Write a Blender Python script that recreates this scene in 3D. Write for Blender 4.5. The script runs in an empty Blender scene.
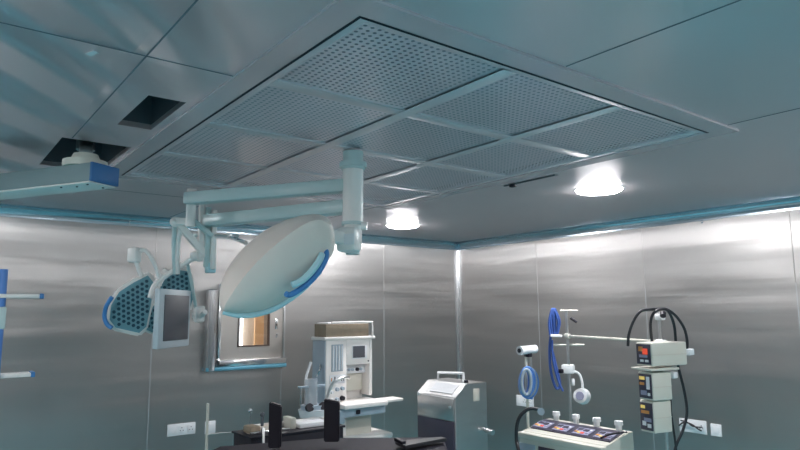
import bpy, bmesh, math
from mathutils import Vector, Matrix
V = Vector
SC = bpy.context.scene
COL = SC.collection
rad = math.radians

# ------------------------------------------------------------------ camera
FPX = 631.66
yaw, pitch, roll = rad(-52.4958), rad(7.8845), rad(-.3656)
EYE = V((0, 0, 1.75))
Fw = V((math.sin(yaw)*math.cos(pitch), math.cos(yaw)*math.cos(pitch), math.sin(pitch)))
R0 = V((math.cos(yaw), -math.sin(yaw), 0)); U0 = R0.cross(Fw)
Rt = R0*math.cos(roll) + U0*math.sin(roll)
Up = -R0*math.sin(roll) + U0*math.cos(roll)
cam = bpy.data.cameras.new('camera'); cam.sensor_width = 36; cam.lens = FPX/800*36
cam.clip_start = .05
co = bpy.data.objects.new('camera', cam); COL.objects.link(co)
M = Matrix((Rt, Up, -Fw)).transposed().to_4x4(); M.translation = EYE
co.matrix_world = M
SC.camera = co

def at(x, y, X=None, Y=None, z=None, D=None):
    """where a sight line meets a known plane or depth: used to survey the real room"""
    r = (x-400)/FPX*Rt - (y-225)/FPX*Up + Fw
    if X is not None: t = X/r.x
    elif Y is not None: t = Y/r.y
    elif z is not None: t = (z-EYE.z)/r.z
    else: t = D
    return EYE + r*t

# ------------------------------------------------------------------ materials
def mat(name, col, rough=.5, metal=0., emit=None, es=0, bump=None, aniso=None, var=None, ior=None, alpha=None, spec=None, coat=None):
    m = bpy.data.materials.new(name); m.use_nodes = True
    nt = m.node_tree; N = nt.nodes; L = nt.links
    b = N['Principled BSDF']
    b.inputs['Base Color'].default_value = (*col, 1)
    b.inputs['Roughness'].default_value = rough
    b.inputs['Metallic'].default_value = metal
    if spec is not None: b.inputs['Specular IOR Level'].default_value = spec
    if coat: b.inputs['Coat Weight'].default_value = coat; b.inputs['Coat Roughness'].default_value = .15
    if emit:
        b.inputs['Emission Color'].default_value = (*emit, 1); b.inputs['Emission Strength'].default_value = es
    if alpha is not None: b.inputs['Alpha'].default_value = alpha
    tc = N.new('ShaderNodeTexCoord')
    if var:   # (scale vec, amount)
        mp = N.new('ShaderNodeMapping'); mp.inputs['Scale'].default_value = var[0]
        n = N.new('ShaderNodeTexNoise'); n.inputs['Scale'].default_value = 1; n.inputs['Detail'].default_value = 4
        L.new(tc.outputs['Object'], mp.inputs[0]); L.new(mp.outputs[0], n.inputs['Vector'])
        mx = N.new('ShaderNodeMix'); mx.data_type = 'RGBA'
        mx.inputs['A'].default_value = (*[c*(1-var[1]) for c in col], 1)
        mx.inputs['B'].default_value = (*[min(1, c*(1+var[1])) for c in col], 1)
        L.new(n.outputs['Fac'], mx.inputs['Factor']); L.new(mx.outputs['Result'], b.inputs['Base Color'])
        mr = N.new('ShaderNodeMapRange'); mr.inputs['To Min'].default_value = max(.02, rough*(1-var[1])); mr.inputs['To Max'].default_value = rough*(1+var[1])
        L.new(n.outputs['Fac'], mr.inputs[0]); L.new(mr.outputs[0], b.inputs['Roughness'])
    if bump:  # list of (scale vec, strength, distance)
        prev = None
        for sc, st, di in bump:
            mp = N.new('ShaderNodeMapping'); mp.inputs['Scale'].default_value = sc
            n = N.new('ShaderNodeTexNoise'); n.inputs['Scale'].default_value = 1; n.inputs['Detail'].default_value = 1.5
            L.new(tc.outputs['Object'], mp.inputs[0]); L.new(mp.outputs[0], n.inputs['Vector'])
            bp = N.new('ShaderNodeBump'); bp.inputs['Strength'].default_value = st; bp.inputs['Distance'].default_value = di
            L.new(n.outputs['Fac'], bp.inputs['Height'])
            if prev: L.new(prev.outputs[0], bp.inputs['Normal'])
            prev = bp
        L.new(prev.outputs[0], b.inputs['Normal'])
    if aniso:
        b.inputs['Anisotropic'].default_value = aniso[0]
        cx = N.new('ShaderNodeCombineXYZ')
        for i in range(3): cx.inputs[i].default_value = aniso[1][i]
        L.new(cx.outputs[0], b.inputs['Tangent'])
    return m

STEEL = (.50, .485, .475)
def metal2(name, col, r1, r2, mix, an=None, var=None, bumps=(), dents=None, wear=0.0):
    """brushed sheet metal: a sharper brushed lobe mixed with a broad hazy one"""
    m = mat(name, col, r1, 1, aniso=an, var=None)
    nt = m.node_tree; N = nt.nodes; L = nt.links
    b = N['Principled BSDF']; tc = [n for n in N if n.type == 'TEX_COORD'][0]
    b2 = N.new('ShaderNodeBsdfPrincipled'); b2.inputs['Metallic'].default_value = 1
    b2.inputs['Base Color'].default_value = (*col, 1); b2.inputs['Roughness'].default_value = r2
    prev = None
    for sc, st, di, det in bumps:
        mp = N.new('ShaderNodeMapping'); mp.inputs['Scale'].default_value = sc
        n = N.new('ShaderNodeTexNoise'); n.inputs['Scale'].default_value = 1; n.inputs['Detail'].default_value = det
        L.new(tc.outputs['Object'], mp.inputs[0]); L.new(mp.outputs[0], n.inputs['Vector'])
        bp = N.new('ShaderNodeBump'); bp.inputs['Strength'].default_value = st; bp.inputs['Distance'].default_value = di
        L.new(n.outputs['Fac'], bp.inputs['Height'])
        if prev: L.new(prev.outputs[0], bp.inputs['Normal'])
        prev = bp
    if dents:   # buckled sheets: stronger long waves on the panels left of the filter unit
        mp = N.new('ShaderNodeMapping'); mp.vector_type = 'TEXTURE'; mp.inputs['Rotation'].default_value = (0, 0, dents[0]); mp.inputs['Scale'].default_value = dents[1]
        n = N.new('ShaderNodeTexWave'); n.wave_type = 'BANDS'; n.bands_direction = 'X'; n.wave_profile = 'SIN'
        n.inputs['Scale'].default_value = .62; n.inputs['Distortion'].default_value = 3.2; n.inputs['Detail'].default_value = 0
        n.inputs['Detail Scale'].default_value = 1.1
        L.new(tc.outputs['Object'], mp.inputs[0]); L.new(mp.outputs[0], n.inputs['Vector'])
        sx = N.new('ShaderNodeSeparateXYZ'); L.new(tc.outputs['Object'], sx.inputs[0])
        mr = N.new('ShaderNodeMapRange'); mr.inputs['From Min'].default_value = .5; mr.inputs['From Max'].default_value = .83; mr.inputs['To Min'].default_value = 1; mr.inputs['To Max'].default_value = 0
        L.new(sx.outputs['Y'], mr.inputs[0])
        mu = N.new('ShaderNodeMath'); mu.operation = 'MULTIPLY'; L.new(n.outputs['Fac'], mu.inputs[0]); L.new(mr.outputs[0], mu.inputs[1])
        bp = N.new('ShaderNodeBump'); bp.inputs['Strength'].default_value = 1; bp.inputs['Distance'].default_value = dents[2]
        L.new(mu.outputs[0], bp.inputs['Height'])
        if prev: L.new(prev.outputs[0], bp.inputs['Normal'])
        prev = bp
    if prev: L.new(prev.outputs[0], b.inputs['Normal']); L.new(prev.outputs[0], b2.inputs['Normal'])
    mx = N.new('ShaderNodeMixShader'); mx.inputs[0].default_value = mix
    L.new(b.outputs[0], mx.inputs[1]); L.new(b2.outputs[0], mx.inputs[2])
    out = [n for n in N if n.type == 'OUTPUT_MATERIAL'][0]; L.new(mx.outputs[0], out.inputs['Surface'])
    return m
WB = [((.6, .6, 3.0), 1, .013, 1.0), ((.9, .9, 9), 1, .0025, 1.0), ((.5, .5, 30), 1, .0006, 2)]
m_wallL = metal2('brushed steel wall', STEEL, .38, .44, .45, (1.0, (0, 1, 0)), bumps=WB)
m_wallR = metal2('brushed steel wall right', STEEL, .38, .44, .45, (1.0, (1, 0, 0)), bumps=WB)
m_ceil = metal2('satin steel ceiling', (.74, .68, .70), .29, .62, .5, bumps=[((1.2, .8, 1), 1, .03, 1.0)], dents=(.83, (.8, 1.6, 1), .075))
m_frame = metal2('ceiling frame steel', (.76, .70, .73), .26, .55, .5, bumps=[((2, 2, 1), 1, .01, 1.0)])
m_perf = metal2('perforated steel', (.84, .79, .84), .28, .6, .5, bumps=[((1.5, 1.5, 1), 1, .03, 1.0)])
m_media = mat('filter media', (.42, .48, .54), .8)
m_bar = mat('filter bar steel', (.78, .72, .74), .5, 1)
m_black_seam = mat('dark seam', (.16, .18, .21), .7)
m_cove = mat('pale blue coving', (.52, .61, .68), .2, .9)
m_chrome = mat('polished steel', (.75, .76, .78), .15, 1)
m_satin = mat('satin steel', (.62, .62, .62), .32, 1, var=((5, 5, 20), .08))
m_floor = mat('teal epoxy floor', (.12, .44, .52), .2, 0, var=((1.2, 1.2, 1), .08))
m_dark = mat('dark void', (.02, .02, .03), .9)
m_duct = mat('duct metal', (.12, .13, .15), .6, .4)
m_lampwhite = mat('lamp glow', (1, 1, 1), .5, 0, (1, .985, 1), 24)
m_white = mat('white enamel', (.84, .80, .77), .35, 0, spec=.4)
m_cream = mat('cream enamel', (.62, .60, .53), .4, 0)
m_paleteal = mat('pale grey teal enamel', (.50, .62, .62), .35, 0)
m_hood = mat('pale grey hood plastic', (.74, .64, .58), .42, 0)
m_rimblue = mat('pale blue translucent rim', (.42, .66, .72), .3, 0)
m_blue = mat('blue grip', (.05, .21, .50), .4)
m_bluebeam = mat('blue end cap', (.04, .16, .38), .45)
m_beamgrey = mat('grey green enamel', (.24, .31, .32), .4)
m_pod = mat('pod teal face', (.16, .34, .40), .4)
m_podhole = mat('pod lens dark', (.03, .08, .12), .15)
m_black = mat('black vinyl', (.018, .016, .024), .5, spec=.25)
m_blackrub = mat('black rubber', (.02, .02, .025), .5)
m_tabletop = mat('dark padded table top', (.022, .02, .03), .6, spec=.15)
m_screen = mat('dark screen', (.085, .085, .10), .45)
m_panelblack = mat('dark panel', (.05, .045, .07), .35)
m_card = mat('brown cardboard', (.28, .22, .16), .8, var=((30, 30, 8), .2))
m_gas = mat('white plastic', (.82, .82, .83), .4)
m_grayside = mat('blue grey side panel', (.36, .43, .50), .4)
m_glass = mat('tube glass', (.7, .75, .8), .1, 0, alpha=.35)
m_cable = mat('blue cable', (.05, .11, .38), .5)
m_coil = mat('blue corrugated tube', (.10, .25, .62), .4)
m_red = mat('red display', (.6, .05, .03), .4, 0, (1, .12, .05), .08)
m_orange = mat('orange label', (.65, .28, .08), .5)
m_yellow = mat('yellow display', (.7, .55, .15), .4, 0, (1, .7, .2), .06)
m_lilac = mat('lilac label', (.30, .30, .42), .5)
m_label = mat('pale label', (.78, .78, .80), .5)
m_tan = mat('tan door', (.50, .34, .20), .6)
m_roomgrey = mat('grey room wall', (.42, .38, .34), .6)
m_socket = mat('ivory socket plate', (.80, .80, .82), .4)
m_lampwarm = mat('warm lamp', (1, .9, .8), .5, 0, (1, .85, .70), 2.6)
m_blueledge = mat('blue film ledge', (.14, .38, .50), .3, .3)
m_beige = mat('beige deck', (.58, .53, .46), .5)

# ------------------------------------------------------------------ mesh helpers
class MB:
    def __init__(s): s.b = bmesh.new()
    def box(s, c, size, rot=None, bevel=0):
        g = bmesh.ops.create_cube(s.b, size=1)['verts']
        mt = Matrix.Translation(V(c)) @ (rot.to_4x4() if rot else Matrix.Identity(4)) @ Matrix.Diagonal((*size, 1))
        bmesh.ops.transform(s.b, matrix=mt, verts=g)
        if bevel:
            es = list({e for v in g for e in v.link_edges})
            bmesh.ops.bevel(s.b, geom=es, offset=bevel, segments=2, affect='EDGES', profile=.5)
        return s
    def b2(s, lo, hi, bevel=0):
        lo, hi = V(lo), V(hi)
        return s.box((lo+hi)/2, [abs(a) for a in (hi-lo)], None, bevel)
    def beam(s, a, b, w, h, bevel=0):   # bar from a to b, w sideways, h upward
        a, b = V(a), V(b); d = (b-a); x = d.normalized()
        y = V((0, 0, 1)).cross(x); y = y.normalized() if y.length > .05 else V((0, 1, 0))
        z = x.cross(y)
        return s.box((a+b)/2, (d.length, w, h), Matrix((x, y, z)).transposed(), bevel)
    def cyl(s, a, b, r, r2=None, n=24, caps=True):
        a, b = V(a), V(b); d = b-a
        g = bmesh.ops.create_cone(s.b, cap_ends=caps, segments=n, radius1=r, radius2=r if r2 is None else r2, depth=d.length)['verts']
        q = V((0, 0, 1)).rotation_difference(d.normalized()).to_matrix().to_4x4()
        bmesh.ops.transform(s.b, matrix=Matrix.Translation((a+b)/2) @ q, verts=g)
        return s
    def sph(s, c, r, sc=(1, 1, 1)):
        g = bmesh.ops.create_uvsphere(s.b, u_segments=20, v_segments=12, radius=r)['verts']
        bmesh.ops.transform(s.b, matrix=Matrix.Translation(V(c)) @ Matrix.Diagonal((*sc, 1)), verts=g)
        return s
    def tube(s, pts, r, n=10, smooth=6, closed=False):
        P = [V(p) for p in pts]
        if smooth and len(P) > 2:
            Q = []; m = len(P)
            for i in range(m if closed else m-1):
                p0 = P[(i-1) % m] if closed or i > 0 else P[i]
                p1 = P[i]; p2 = P[(i+1) % m]
                p3 = P[(i+2) % m] if closed or i+2 < m else p2
                for k in range(smooth):
                    t = k/smooth
                    Q.append(.5*((2*p1)+(p2-p0)*t+(2*p0-5*p1+4*p2-p3)*t*t+(3*p1-p0-3*p2+p3)*t**3))
            if not closed: Q.append(P[-1])
            P = Q
        rings = []; nrm = None; m = len(P)
        for i, p in enumerate(P):
            if closed: d = (P[(i+1) % m]-P[(i-1) % m]).normalized()
            else: d = (P[min(i+1, m-1)]-P[max(i-1, 0)]).normalized()
            if nrm is None:
                nrm = d.orthogonal().normalized()
            else:
                nrm = (nrm - d*nrm.dot(d)); nrm = nrm.normalized() if nrm.length > 1e-6 else d.orthogonal().normalized()
            bn = d.cross(nrm)
            rings.append([s.b.verts.new(p + r*(math.cos(2*math.pi*k/n)*nrm+math.sin(2*math.pi*k/n)*bn)) for k in range(n)])
        for i in range(m if closed else m-1):
            A, B = rings[i], rings[(i+1) % m]
            for k in range(n): s.b.faces.new((A[k], A[(k+1) % n], B[(k+1) % n], B[k]))
        if not closed:
            s.b.faces.new(rings[0][::-1]); s.b.faces.new(rings[-1])
        return s
    def prism(s, poly, off):            # polygon of 3D points extruded by vector off
        A = [s.b.verts.new(V(p)) for p in poly]; B = [s.b.verts.new(V(p)+V(off)) for p in poly]
        n = len(A)
        s.b.faces.new(A[::-1]); s.b.faces.new(B)
        for i in range(n): s.b.faces.new((A[i], A[(i+1) % n], B[(i+1) % n], B[i]))
        return s
    def face(s, pts):
        s.b.faces.new([s.b.verts.new(V(p)) for p in pts]); return s
    def build(s, name, m, parent=None, smooth=True, origin=None):
        bmesh.ops.recalc_face_normals(s.b, faces=s.b.faces)
        me = bpy.data.meshes.new(name)
        if origin is None and parent is None:
            bb = [v.co for v in s.b.verts]
            lo = [min(c[i] for c in bb) for i in range(3)]; hi = [max(c[i] for c in bb) for i in range(3)]
            origin = V(((lo[0]+hi[0])/2, (lo[1]+hi[1])/2, lo[2]))
        if parent is not None: origin = None
        o = bpy.data.objects.new(name, me); COL.objects.link(o)
        off = V((0, 0, 0))
        if parent is not None:
            off = wloc(parent); o.parent = parent
        elif origin is not None:
            off = origin; o.location = origin
        bmesh.ops.translate(s.b, verts=s.b.verts, vec=-off)
        s.b.to_mesh(me); s.b.free()
        me.materials.append(m)
        if smooth:
            me.polygons.foreach_set('use_smooth', [True]*len(me.polygons))
            me.set_sharp_from_angle(angle=rad(35))
        return o
def wloc(o):
    l = V(o.location)
    while o.parent: o = o.parent; l += V(o.location)
    return l
def tag(o, label=None, cat=None, group=None, kind=None):
    if label: o['label'] = label
    if cat: o['category'] = cat
    if group: o['group'] = group
    if kind: o['kind'] = kind
    return o
def thing(name, label, cat, loc, group=None):
    o = bpy.data.objects.new(name, None); COL.objects.link(o); o.location = loc; o.empty_display_size = .1
    return tag(o, label, cat, group)
def struct(mb, name, m, label=None, smooth=True):
    o = mb.build(name, m, None, smooth, origin=V((0, 0, 0))); o['kind'] = 'structure'
    if label: o['label'] = label
    return o
def copy_tree(o, parent=None):
    c = o.copy(); COL.objects.link(c)
    if parent: c.parent = parent
    for ch in [x for x in list(bpy.data.objects) if x.parent == o]: copy_tree(ch, c)
    return c

# ------------------------------------------------------------------ room shell
XL, YR, XB, YN, H = -5.62, 5.19, 1.6, -2.4, 2.58
TOP = 3.15
def grooved(mb, axis, fixed, a0, a1, seams, holes=(), out=-1):
    """wall face with shallow V joints; axis = running axis, out = outward sign of the fixed axis"""
    def pt(a, z, d=0):
        return (fixed+out*d, a, z) if axis == 'y' else (a, fixed+out*d, z)
    w, dp = .004, .004
    cuts = sorted(set([a0, a1]+[c for s in seams for c in (s-w, s, s+w)]+[c for h in holes for c in h[:2]]))
    dep = lambda a: dp if any(abs(a-s) < 1e-6 for s in seams) else 0
    for u, v in zip(cuts[:-1], cuts[1:]):
        zs = [(0, H)]
        for h in holes:
            if h[0]-1e-6 <= u and v <= h[1]+1e-6: zs = [(0, h[2]), (h[3], H)]
        for z0, z1 in zs:
            mb.face([pt(u, z0, dep(u)), pt(v, z0, dep(v)), pt(v, z1, dep(v)), pt(u, z1, dep(u))])
    # back skin and top
    for u, v in [(a0, a1)]:
        zs = [(0, TOP)]
        if holes:
            h = holes[0]
            mb.face([pt(a0, 0, .1), pt(h[0], 0, .1), pt(h[0], TOP, .1), pt(a0, TOP, .1)])
            mb.face([pt(h[1], 0, .1), pt(a1, 0, .1), pt(a1, TOP, .1), pt(h[1], TOP, .1)])
            mb.face([pt(h[0], 0, .1), pt(h[1], 0, .1), pt(h[1], h[2], .1), pt(h[0], h[2], .1)])
            mb.face([pt(h[0], h[3], .1), pt(h[1], h[3], .1), pt(h[1], TOP, .1), pt(h[0], TOP, .1)])
            for (p, q) in (((h[0], h[2]), (h[1], h[2])), ((h[1], h[2]), (h[1], h[3])), ((h[1], h[3]), (h[0], h[3])), ((h[0], h[3]), (h[0], h[2]))):
                mb.face([pt(*p), pt(*q), pt(*q, .1), pt(*p, .1)])
        else:
            mb.face([pt(a0, 0, .1), pt(a1, 0, .1), pt(a1, TOP, .1), pt(a0, TOP, .1)])
    mb.face([pt(a0, H), pt(a1, H), pt(a1, TOP, 0), pt(a0, TOP, 0)])
WIN = (2.40, 2.72, 1.445, 1.765)
w = MB(); grooved(w, 'y', XL, YN, YR, [YN+.001+0 if False else s for s in (-.80, .42, 1.643, 2.864, 4.085)], [WIN], -1); struct(w, 'wall_left', m_wallL, 'brushed stainless steel wall holding the pass window')
w = MB(); grooved(w, 'x', YR, XL, XB, [-4.40, -3.17, -1.945, -.72, .50], (), 1); struct(w, 'wall_right', m_wallR, 'brushed stainless steel wall behind the pump displays')
w = MB(); grooved(w, 'y', XB, YN, YR, [-.80, .42, 1.643, 2.864, 4.085], (), 1); struct(w, 'wall_back', m_wallL)
w = MB(); grooved(w, 'x', YN, XL, XB, [-4.40, -3.17, -1.945, -.72, .50], (), -1); struct(w, 'wall_near', m_wallR)
w = MB().b2((XL, YN, -.12), (XB, YR, 0)); struct(w, 'floor', m_floor, smooth=False)
# ceiling with real openings
FX0, FX1, FY0, FY1 = -3.93, -1.39, .93, 2.88
HATCH = [(-2.90, -2.43, .655, .80), (-3.95, -3.27, .50, .815)]
SLOT = (-2.86, -2.42, 3.05, 3.095)
openings = [(FX0, FX1, FY0, FY1)] + HATCH + [SLOT]
SEAMX = [(-2.05, .54, -1.2), ]
def ceil_mesh():
    mb = MB()
    xs = sorted({XL, XB, *[o[i] for o in openings for i in (0, 1)]})
    ys = sorted({YN, YR, *[o[i] for o in openings for i in (2, 3)]})
    vt = {}
    def vv(x, y, z):
        k = (round(x, 4), round(y, 4), z)
        if k not in vt: vt[k] = mb.b.verts.new((x, y, z))
        return vt[k]
    solid = lambda x, y: not any(o[0] < x < o[1] and o[2] < y < o[3] for o in openings)
    inside = lambda x, y: XL < x < XB and YN < y < YR
    T = H+.025
    for i in range(len(xs)-1):
        for j in range(len(ys)-1):
            a, b, c, d = xs[i], xs[i+1], ys[j], ys[j+1]
            mx, my = (a+b)/2, (c+d)/2
            if not solid(mx, my): continue
            mb.b.faces.new((vv(a, c, H), vv(a, d, H), vv(b, d, H), vv(b, c, H)))
            mb.b.faces.new((vv(a, c, T), vv(b, c, T), vv(b, d, T), vv(a, d, T)))
            for (p, q, nx, ny) in (((a, c), (b, c), mx, c-.001), ((b, c), (b, d), b+.001, my), ((b, d), (a, d), mx, d+.001), ((a, d), (a, c), a-.001, my)):
                if inside(nx, ny) and solid(nx, ny): continue
                mb.b.faces.new((vv(*p, H), vv(*q, H), vv(*q, T), vv(*p, T)))
    return mb
struct(ceil_mesh(), 'ceiling', m_ceil, 'satin steel panelled ceiling', smooth=False)
struct(MB().b2((XL, YN, TOP-.03), (XB, YR, TOP+.05)), 'ceiling_slab', m_dark, smooth=False)
# dark ducts above the open hatches
for o in HATCH + [SLOT]:
    d = MB(); h = TOP-.04; e = .006
    d.b2((o[0]-e, o[2]-e, H+.026), (o[0], o[3]+e, h)).b2((o[1], o[2]-e, H+.026), (o[1]+e, o[3]+e, h))
    d.b2((o[0], o[2]-e, H+.026), (o[1], o[2], h)).b2((o[0], o[3], H+.026), (o[1], o[3]+e, h))
    struct(d, 'trim_shaft', m_duct, smooth=False)
# joints of the ceiling panels: narrow raised cover strips
def strip(x0, y0, x1, y1, wd=.005):
    return MB().beam((x0, y0, H-.0008), (x1, y1, H-.0008), wd, .0016)
n = 1
for s in [(-2.05, -2.4, -2.05, .835), (-1.2, .54, -3.25, .54), (-1.29, 1.71, XB, 1.71), (-1.29, 2.86, XB, 2.86), (-4.03, 2.86, XL+.06, 2.86),
          (-.83, -2.4, -.83, .54), (-4.03, 1.71, XL+.06, 1.71), (-4.49, -2.4, -4.49, 1.71)]:
    o = struct(strip(*s), 'trim_%d' % n, m_black_seam, smooth=False); n += 1

# coving along the ceiling edge (concave quarter round)
def cove(p0, p1, inx, iny, r=.075):
    mb = MB(); prof = []
    K = 8
    for k in range(K+1):
        a = math.pi/2*k/K
        prof.append((r-r*math.sin(a), r-r*math.cos(a)))    # offset from wall, drop from ceiling
    prof = [(0, r)] + [(x, z) for x, z in []] + [(r*(1-math.cos(math.pi/2*k/K)), r*(1-math.sin(math.pi/2*k/K))) for k in range(1, K+1)] + [(r, .0)]
    prof = [(.0, r+.012), (.004, r+.012), (.004, r)] + [(.004+r*(1-math.cos(math.pi/2*k/K)), r*(1-math.sin(math.pi/2*k/K))+.004) for k in range(1, K+1)] + [(r+.02, .004), (r+.02, 0), (0, 0)]
    A = []
    for P in (p0, p1):
        A.append([mb.b.verts.new((P[0]+inx*o, P[1]+iny*o, H-.0005-d)) for o, d in prof])
    k = len(prof)
    for i in range(k): mb.b.faces.new((A[0][i], A[0][(i+1) % k], A[1][(i+1) % k], A[1][i]))
    mb.b.faces.new(A[0]); mb.b.faces.new(A[1][::-1])
    return mb
struct(cove((XL, YN), (XL, 1.41), 1, 0), 'trim_21', m_cove, 'pale blue coving at the top of the left wall')
struct(cove((XL, 1.414), (XL, YR-.001), 1, 0), 'trim_22', m_cove)
struct(cove((XL+.001, YR), (-3.36, YR), 0, -1), 'trim_23', m_cove, 'pale blue coving at the top of the right wall')
struct(cove((-3.357, YR), (XB, YR), 0, -1), 'trim_24', m_cove)
# pale strips put the reflection on the lower wall joints into colour
m_joint = mat('pale joint reflection', (.55, .56, .57), .5, .8)
for k, y in enumerate((1.643, 2.864, 4.085)):
    if k == 1: zz = [(0, 1.225), (1.9, 1.95)]
    else: zz = [(0, 1.95)]
    mb = MB()
    for a_, b_ in zz: mb.b2((XL, y-.0035, a_), (XL+.002, y+.0035, b_))
    struct(mb, 'trim_%d' % (30+k), m_joint, smooth=False)
for k, x in enumerate((-4.40, -3.17, -1.945)):
    struct(MB().b2((x-.0035, YR-.002, 0), (x+.0035, YR, 1.95)), 'trim_%d' % (40+k), m_joint, smooth=False)
# polished corner strip (rounded angle)
cs = MB(); r = .06; pr = [(0, 0), (r, 0), (r, .004)] + [(.004+(r-.004)*(1-math.sin(math.pi/2*k/8)), .004+(r-.004)*(1-math.cos(math.pi/2*k/8))) for k in range(0, 9)] + [(0, r)]
cs.prism([(XL+a, YR-b, 0) for a, b in pr], (0, 0, H-.095)); struct(cs, 'trim_25', m_chrome, 'polished steel corner strip where the walls meet')

# ------------------------------------------------------------------ ceiling filter grille
cx, cy = (FX0+FX1)/2, (FY0+FY1)/2
filt = thing('ceiling_filter_unit', 'large rectangular perforated steel air filter unit set in the ceiling', 'air filter', (cx, cy, H))
bw = .095
f = MB()
f.b2((FX0-bw, FY0-bw, H-.010), (FX1+bw, FY0, H)).b2((FX0-bw, FY1, H-.010), (FX1+bw, FY1+bw, H))
f.b2((FX0-bw, FY0, H-.010), (FX0, FY1, H)).b2((FX1, FY0, H-.010), (FX1+bw, FY1, H))
f.build('frame', m_frame, filt, False)
g = .006   # dark strip along the two near sides
f = MB()
f.b2((FX0, FY0-.003, H-.0115), (FX1+.003, FY0+g, H+.03)).b2((FX1-g, FY0+g, H-.0115), (FX1+.003, FY1, H+.03))
f.build('dark_strip', m_dark, filt, False)
for lo, hi in [((FX0, FY0+g), (FX1-g, FY0+g+.035)), ((FX0, FY1-.04), (FX1-g, FY1)), ((FX0, FY0+g+.035), (FX0+.04, FY1-.04)), ((FX1-g-.035, FY0+g+.035), (FX1-g, FY1-.04))]:
    MB().b2((*lo, H-.003), (*hi, H+.012), .001).build('edge_bar', m_bar, filt)
f = MB()
f.b2((FX0-.02, FY0-.02, H+.03), (FX0, FY1+.02, H+.4)).b2((FX1, FY0-.02, H+.03), (FX1+.02, FY1+.02, H+.4))
f.b2((FX0, FY0-.02, H+.03), (FX1, FY0, H+.4)).b2((FX0, FY1, H+.03), (FX1, FY1+.02, H+.4)).b2((FX0, FY0, H+.38), (FX1, FY1, H+.4))
f.build('plenum_box', m_duct, filt, False)
NX, NY = 4, 3
pw, ph = (FX1-FX0)/NX, (FY1-FY0)/NY
for i in range(1, NX):
    x = FX0+pw*i
    MB().b2((x-.032, FY0+g+.035, H-.004), (x+.032, FY1-.04, H+.012), .002).build('cross_bar', m_bar, filt)
for j in range(1, NY):
    y = FY0+ph*j
    MB().b2((FX0+.04, y-.03, H-.006), (FX1-.04, y+.03, H-.0042), .001).build('cross_bar', m_bar, filt)
MB().b2((FX0+g, FY0+g, H+.045), (FX1-g, FY1-g, H+.07)).build('filter_media', m_media, filt, False)
# one perforated sheet, shared by twelve panels
pm = MB(); NC = 22; mg = .045
ux, uy = (pw-2*mg)/NC, (ph-2*mg)/NC
sc_ = {}
def pv(x, y):
    k = (round(x, 5), round(y, 5))
    if k not in sc_: sc_[k] = pm.b.verts.new((x, y, 0))
    return sc_[k]
hr = .0065
for i in range(NC):
    for j in range(NC):
        x0 = -pw/2+mg+i*ux; y0 = -ph/2+mg+j*uy; c = (x0+ux/2, y0+uy/2)
        cor = [(x0+ux, y0+uy), (x0, y0+uy), (x0, y0), (x0+ux, y0)]
        ring = [pm.b.verts.new((c[0]+hr*math.cos(math.pi/4*k), c[1]+hr*math.sin(math.pi/4*k), 0)) for k in range(8)]
        for q in range(4):
            a = pv(*cor[q]); nb = pv(*cor[(q+1) % 4])
            k = 2*q+1
            pm.b.faces.new((a, nb, ring[(k+2) % 8], ring[(k+1) % 8], ring[k]))
x0, x1, y0, y1 = -pw/2+mg, pw/2-mg, -ph/2+mg, ph/2-mg
for q in ([(-pw/2, -ph/2), (pw/2, -ph/2), (pw/2, y0), (-pw/2, y0)], [(-pw/2, y1), (pw/2, y1), (pw/2, ph/2), (-pw/2, ph/2)],
          [(-pw/2, y0), (x0, y0), (x0, y1), (-pw/2, y1)], [(x1, y0), (pw/2, y0), (pw/2, y1), (x1, y1)]):
    pm.face([(a, b, 0) for a, b in q])
sheet = pm.build('perforated_panel', m_perf, None, False, origin=V((0, 0, 0)))
sheet.parent = filt
first = True
for i in range(NX):
    for j in range(NY):
        o = sheet if first else sheet.copy()
        if not first: COL.objects.link(o)
        first = False
        o.parent = filt; o.location = (FX0+pw*(i+.5)-cx, FY0+ph*(j+.5)-cy, .0015)

# ------------------------------------------------------------------ ceiling lights
def downlight(x, y, label):
    t = thing('recessed_ceiling_light', label, 'ceiling light', (x, y, H), 'round ceiling lights')
    mb = MB(); N_ = 40
    prof = [(.168, 0), (.168, .003), (.16, .006), (.153, .005), (.153, 0)]
    rings = [[mb.b.verts.new((x+rr*math.cos(2*math.pi*k/N_), y+rr*math.sin(2*math.pi*k/N_), H-d)) for k in range(N_)] for rr, d in prof]
    for a, b in zip(rings[:-1], rings[1:]):
        for k in range(N_): mb.b.faces.new((a[k], a[(k+1) % N_], b[(k+1) % N_], b[k]))
    mb.build('trim_ring', m_gas, t)
    mb = MB(); prof = [(.152, .001), (.151, .009), (.135, .019), (.09, .027), (.04, .030)]
    rings = [[mb.b.verts.new((x+rr*math.cos(2*math.pi*k/N_), y+rr*math.sin(2*math.pi*k/N_), H-d)) for k in range(N_)] for rr, d in prof]
    for a, b in zip(rings[:-1], rings[1:]):
        for k in range(N_): mb.b.faces.new((a[k], a[(k+1) % N_], b[(k+1) % N_], b[k]))
    mb.b.faces.new(rings[-1]); mb.b.faces.new(rings[0][::-1])
    mb.build('diffuser', m_lampwhite, t)
downlight(-4.74, 3.67, 'round glowing ceiling light nearest the corner of the two steel walls')
downlight(-2.55, 3.68, 'larger looking round glowing ceiling light to the right of the filter unit')
downlight(-4.74, -.30, 'round ceiling light by the left wall, left of the blue ended beam')
downlight(-2.35, -.80, 'round ceiling light on the near side of the filter unit')
downlight(-.15, -.80, 'unseen round ceiling light added as fill behind the viewer on the near side')  # added out of view to raise the ambient light
downlight(.9, 1.6, 'unseen round ceiling light added as fill at the back of the room')  # another unseen fill light, added to brighten floor and ceiling
downlight(-.30, 3.68, 'round ceiling light at the far right end of the row')

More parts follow.
